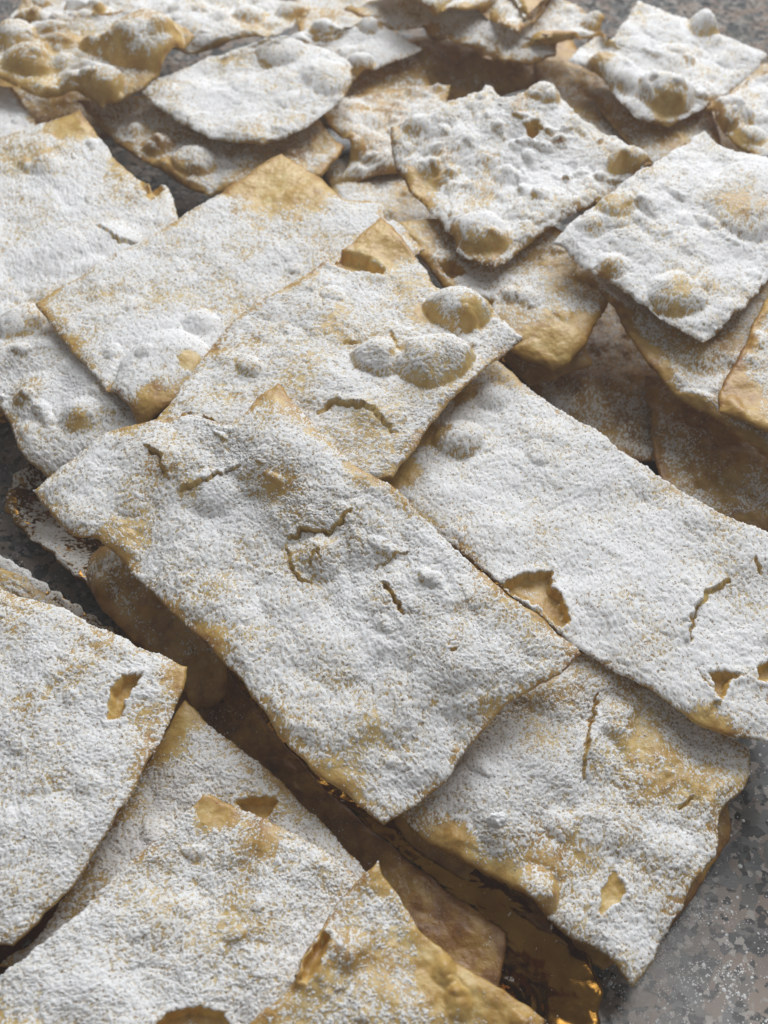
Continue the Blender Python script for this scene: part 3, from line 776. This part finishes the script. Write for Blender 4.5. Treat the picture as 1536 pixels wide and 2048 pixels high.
# ---------------------------------------------------------------- gold trays
def build_tray(label, K, ex, ey, length, width, rad, seed, rimh=11.0, dustiness=-0.3):
    """gold card tray: flat base and a fluted, upturned rim, all round a rounded rectangle (mm)"""
    ex = np.array(ex, float); ex /= np.linalg.norm(ex)
    ey = np.array(ey, float); ey /= np.linalg.norm(ey)
    K = np.array(K, float)
    pts, nrm = [], []
    stp = 1.1
    def line(p, q, nn):
        m = int(np.linalg.norm(np.array(q) - np.array(p)) / stp)
        for i in range(m):
            pts.append(np.array(p) + (np.array(q) - np.array(p)) * i / m); nrm.append(np.array(nn, float))
    def arc(c, a0):
        m = int(rad * math.pi / 2 / stp)
        for i in range(m):
            a = a0 + math.pi / 2 * i / m
            d = np.array([math.cos(a), math.sin(a)])
            pts.append(np.array(c) + rad * d); nrm.append(d)
    l, w, r = length, width, rad
    line((r, 0), (l - r, 0), (0, -1)); arc((l - r, r), -math.pi / 2)
    line((l, r), (l, w - r), (1, 0)); arc((l - r, w - r), 0)
    line((l - r, w), (r, w), (0, 1)); arc((r, w - r), math.pi / 2)
    line((0, w - r), (0, r), (-1, 0)); arc((r, r), math.pi)
    pts, nrm = np.array(pts), np.array(nrm)
    m = len(pts)
    s = np.arange(m) * stp
    # rim profile (outward mm, height mm); it starts inside the outline
    prof = [(-21.0, 1.2), (-18.0, 1.5), (-16.2, 2.6), (-15.2, 4.6), (-13.8, 6.2), (-11.5, 7.3), (-7.5, 8.8), (-3.2, 10.3), (-0.8, 11.0), (0.0, 10.6), (0.3, 9.8)]
    flu = 0.5 + 0.5 * np.cos(s * 2 * math.pi / 9.0 + 0.8 * perlin(s / 25, s * 0 + 3, seed))
    rows = []
    for j, (o, z) in enumerate(prof):
        a = sstep(2.0, 9.0, np.array(z))
        oo = o + a * (0.8 * (flu - 0.5) + 0.9 * perlin(s / 4.5, s * 0 + j * 0.35, seed + 4)) + a * 1.2 * perlin(s / 33, s * 0 + 7, seed + 1)
        zz = z * (rimh / 11.0) * (1 + 0.09 * a * perlin(s / 14, s * 0 + 2, seed + 2)) + a * (0.5 * (flu - 0.5) + 0.5 * perlin(s / 5.5, s * 0 + j * 0.4, seed + 9))
        p2 = pts + nrm * oo[:, None]
        wpt = K[None] + p2[:, :1] * ex[None] + p2[:, 1:] * ey[None]
        rows.append(np.column_stack([wpt, zz]))
    R = np.array(rows) * 0.001                              # profile x perimeter
    org = np.array([*(K + ex * l / 2 + ey * w / 2) * 0.001, 0.0])
    t = thing('pastry_tray', label, 'tray', org, 'gold card trays')
    flipped = (ex[0] * ey[1] - ex[1] * ey[0]) < 0
    npf = len(prof)
    # rim as a thin folded sheet: inner face, then an outer face 0.5 mm behind it
    back = R + np.array([0, 0, -0.0006])
    nw = nrm[:, :1] * ex[None] + nrm[:, 1:] * ey[None]
    back[:, :, :2] += nw[None] * 0.0004
    allv = np.concatenate([R, back[::-1]], 0)
    i = np.arange(2 * npf * m).reshape(2 * npf, m)
    i2 = np.concatenate([i, i[:, :1]], 1)
    i2 = np.concatenate([i2, i2[:1]], 0)
    q = np.stack([i2[:-1, :-1], i2[:-1, 1:], i2[1:, 1:], i2[1:, :-1]], -1).reshape(-1, 4)
    if not flipped:
        q = q[:, ::-1]
    mesh_obj('rim', allv.reshape(-1, 3) - org, None, GOLD, t, None, q)
    # base plate: concentric rings with a slight crumple
    rings, base_rows = 14, []
    cen = np.array([l / 2, w / 2])
    for j in range(rings + 1):
        f = 1 - j / rings * 0.98
        p2 = cen + (pts - nrm * 20.4 - cen) * f
        zz = 1.0 + 0.35 * perlin(p2[:, 0] / 18, p2[:, 1] / 18, seed + 3) * (j > 0)
        wpt = K[None] + p2[:, :1] * ex[None] + p2[:, 1:] * ey[None]
        base_rows.append(np.column_stack([wpt, zz]))
    B = np.array(base_rows) * 0.001
    B2 = B.copy(); B2[..., 2] = 0.0003
    allv = np.concatenate([B2[:1], B], 0)
    nb = len(allv)
    i = np.arange(nb * m).reshape(nb, m)
    i2 = np.concatenate([i, i[:, :1]], 1)
    q = np.stack([i2[:-1, :-1], i2[:-1, 1:], i2[1:, 1:], i2[1:, :-1]], -1).reshape(-1, 4)
    if flipped:
        q = q[:, ::-1]
    mesh_obj('base', allv.reshape(-1, 3) - org, None, GOLD, t, None, q)
    # sugar that fell on the rim and floor
    fine = []
    PR = np.array(prof)
    tt = np.linspace(0, npf - 1.001, 60)
    a0 = tt.astype(int); fr = tt - a0
    F = R[a0] * (1 - fr)[:, None, None] + R[a0 + 1] * fr[:, None, None]
    s2 = np.arange(m * 2) * 0.5
    b0 = s2.astype(int) % m; b1 = (b0 + 1) % m; f2 = (s2 - s2.astype(int))
    F = F[:, b0] * (1 - f2)[None, :, None] + F[:, b1] * f2[None, :, None]
    F = np.concatenate([F, F[:, :1]], 1)
    n = normals(F)
    x = np.broadcast_to(np.arange(F.shape[1])[None] * stp / 2, F.shape[:2]) + 900 + seed
    y = np.broadcast_to(np.interp(tt, np.arange(npf), np.concatenate([[0], np.cumsum(np.hypot(*np.diff(PR, axis=0).T))]))[:, None], F.shape[:2])
    D = dustiness + 0.4 * perlin(x / 16, y / 16, seed + 5) - 1.2 * np.clip(0.7 - n[..., 2], 0, 0.6) + 0.25 * perlin(x / 3, y / 3, seed + 6)
    dp = sum(am * np.exp(-((F[..., 0] * 1000 - sx) ** 2 + (F[..., 1] * 1000 - sy) ** 2) / sr ** 2) for sx, sy, sr, am in TRAY_DUST)
    lump = 0.62 * domes(x / 1.3, y / 1.3, seed + 7) + 0.42 * domes(x / 0.7, y / 0.7, seed + 8) - 0.55
    h = np.clip(0.4 * (lump + D + dp), -0.3, 0.5) * 0.001
    sugar_mesh(F, n, h, t, org)
    return t

TRAY_DUST = [(-150, 40, 45, 0.38), (-125, 5, 45, 0.42), (-100, -15, 40, 0.2)]
build_tray('gold card tray in the foreground with its curved fluted corner on the granite', (72, -141), (-0.819, 0.574), (-0.574, -0.819), 305, 190, 26, 3)
build_tray('gold card tray under the central sheets, its corner glinting at the left margin', (-160, 44), (0.73, -0.68), (0.68, 0.73), 215, 150, 24, 8, 11.0, -0.4)
build_tray('gold card tray under the upper left pastries, barely showing', (-163, 74), (0.68, 0.73), (-0.73, 0.68), 150, 190, 24, 12)
build_tray('gold card tray under the right hand heap, almost hidden', (25, 112), (0.73, -0.68), (0.68, 0.73), 235, 210, 24, 15)

# ---------------------------------------------------------------- the pastries
for k, sp in enumerate(PIECES):
    sp['lift'] = LIFTS[k]
    build_pastry(sp, k)

# a small lump of icing sugar on the lower right pastry
def build_lump():
    c = unproject(994, 1640, 0.0335)
    nu, nv = 37, 19
    th = np.linspace(0, 2 * math.pi, nu)[None, :]
    ph = np.linspace(0, math.pi, nv)[:, None]
    d = np.stack([np.sin(ph) * np.cos(th), np.sin(ph) * np.sin(th), np.cos(ph) + 0 * th], -1)
    r = 2.6 * (1 + 0.35 * perlin(d[..., 0] * 1.7 + d[..., 2] * 1.1 + 9, d[..., 1] * 1.7 - d[..., 2] + 4, 5) + 0.25 * perlin(d[..., 0] * 4 + d[..., 2] * 3, d[..., 1] * 4 + 3 * d[..., 2], 6))
    co = d * r[..., None] * np.array([1.15, 0.9, 0.75]) * 0.001
    o = mesh_obj('sugar_lump', co.reshape(-1, 3), None, SUGAR, None, {'heap': np.ones(nu * nv)}, grid_quads(nv, nu, True))
    o.location = c
    o['label'] = 'small white lump of icing sugar lying on the lower right pastry'
    o['category'] = 'sugar lump'

build_lump()

# sugar spilt on the granite beside the trays: many tiny heaps, one object
def build_spill():
    rng = np.random.RandomState(4)
    N_ = 5200
    ico = np.array([(0, 0, 1), (0.9, 0, 0.1), (0.28, 0.86, 0.1), (-0.73, 0.53, 0.1), (-0.73, -0.53, 0.1), (0.28, -0.86, 0.1)])
    fac = np.array([(0, 1, 2), (0, 2, 3), (0, 3, 4), (0, 4, 5), (0, 5, 1)])
    c = np.column_stack([rng.uniform(40, 190, N_), rng.uniform(-190, 30, N_)])
    c = np.vstack([c, np.column_stack([rng.normal(88, 16, 2600), rng.normal(-135, 14, 2600)])])
    c = np.vstack([c, np.column_stack([rng.uniform(-230, -120, 1800), rng.uniform(0, 90, 1800)])])
    keep = perlin(c[:, 0] / 9, c[:, 1] / 9, 77) + 0.5 * perlin(c[:, 0] / 3, c[:, 1] / 3, 78) + rng.uniform(-0.6, 0.6, len(c)) > 0.0
    c = c[keep]
    r = np.exp(rng.normal(-1.55, 0.45, len(c)))
    a = rng.uniform(0, 6.28, len(c))
    ca, sa = np.cos(a), np.sin(a)
    v = np.broadcast_to(ico, (len(c), 6, 3)).copy() * rng.uniform(0.7, 1.3, (len(c), 6, 1))
    xy = np.stack([v[..., 0] * ca[:, None] - v[..., 1] * sa[:, None], v[..., 0] * sa[:, None] + v[..., 1] * ca[:, None], v[..., 2] * 0.7], -1) * r[:, None, None]
    xy[..., 0] += c[:, :1]; xy[..., 1] += c[:, 1:]
    xy[..., 2] = np.maximum(xy[..., 2], 0.02)
    f = (fac[None] + 6 * np.arange(len(c))[:, None, None]).reshape(-1, 3)
    o = mesh_obj('spilt_sugar', xy.reshape(-1, 3) * 0.001, f, SUGAR, None, {'heap': np.ones(len(c) * 6)})
    o['kind'] = 'stuff'
    o['label'] = 'fine white sugar spilt over the granite counter beside the trays'
    o['category'] = 'sugar'

build_spill()

# added scattering volume, stands in for the veiling glare of the lens
def build_veil():
    m = bpy.data.materials.new('veil_scatter')
    m.use_nodes = True
    nt = m.node_tree
    nt.nodes.remove(nt.nodes['Principled BSDF'])
    v = nt.nodes.new('ShaderNodeVolumePrincipled')
    v.inputs['Color'].default_value = (0.95, 0.93, 0.90, 1)
    v.inputs['Density'].default_value = VEIL
    nt.links.new(v.outputs[0], nt.nodes['Material Output'].inputs['Volume'])
    a, z0, z1 = 1.3, -1.0, 0.40
    co = np.array([(-a, -a, z0), (a, -a, z0), (a, a, z0), (-a, a, z0), (-a, -a, z1), (a, -a, z1), (a, a, z1), (-a, a, z1)])
    q = np.array([(3, 2, 1, 0), (4, 5, 6, 7), (0, 1, 5, 4), (1, 2, 6, 5), (2, 3, 7, 6), (3, 0, 4, 7)])
    o = mesh_obj('veil_volume', co, None, m, None, None, q)
    for p in o.data.polygons:
        p.use_smooth = False
    o['kind'] = 'stuff'

VEIL = 0.16
build_veil()
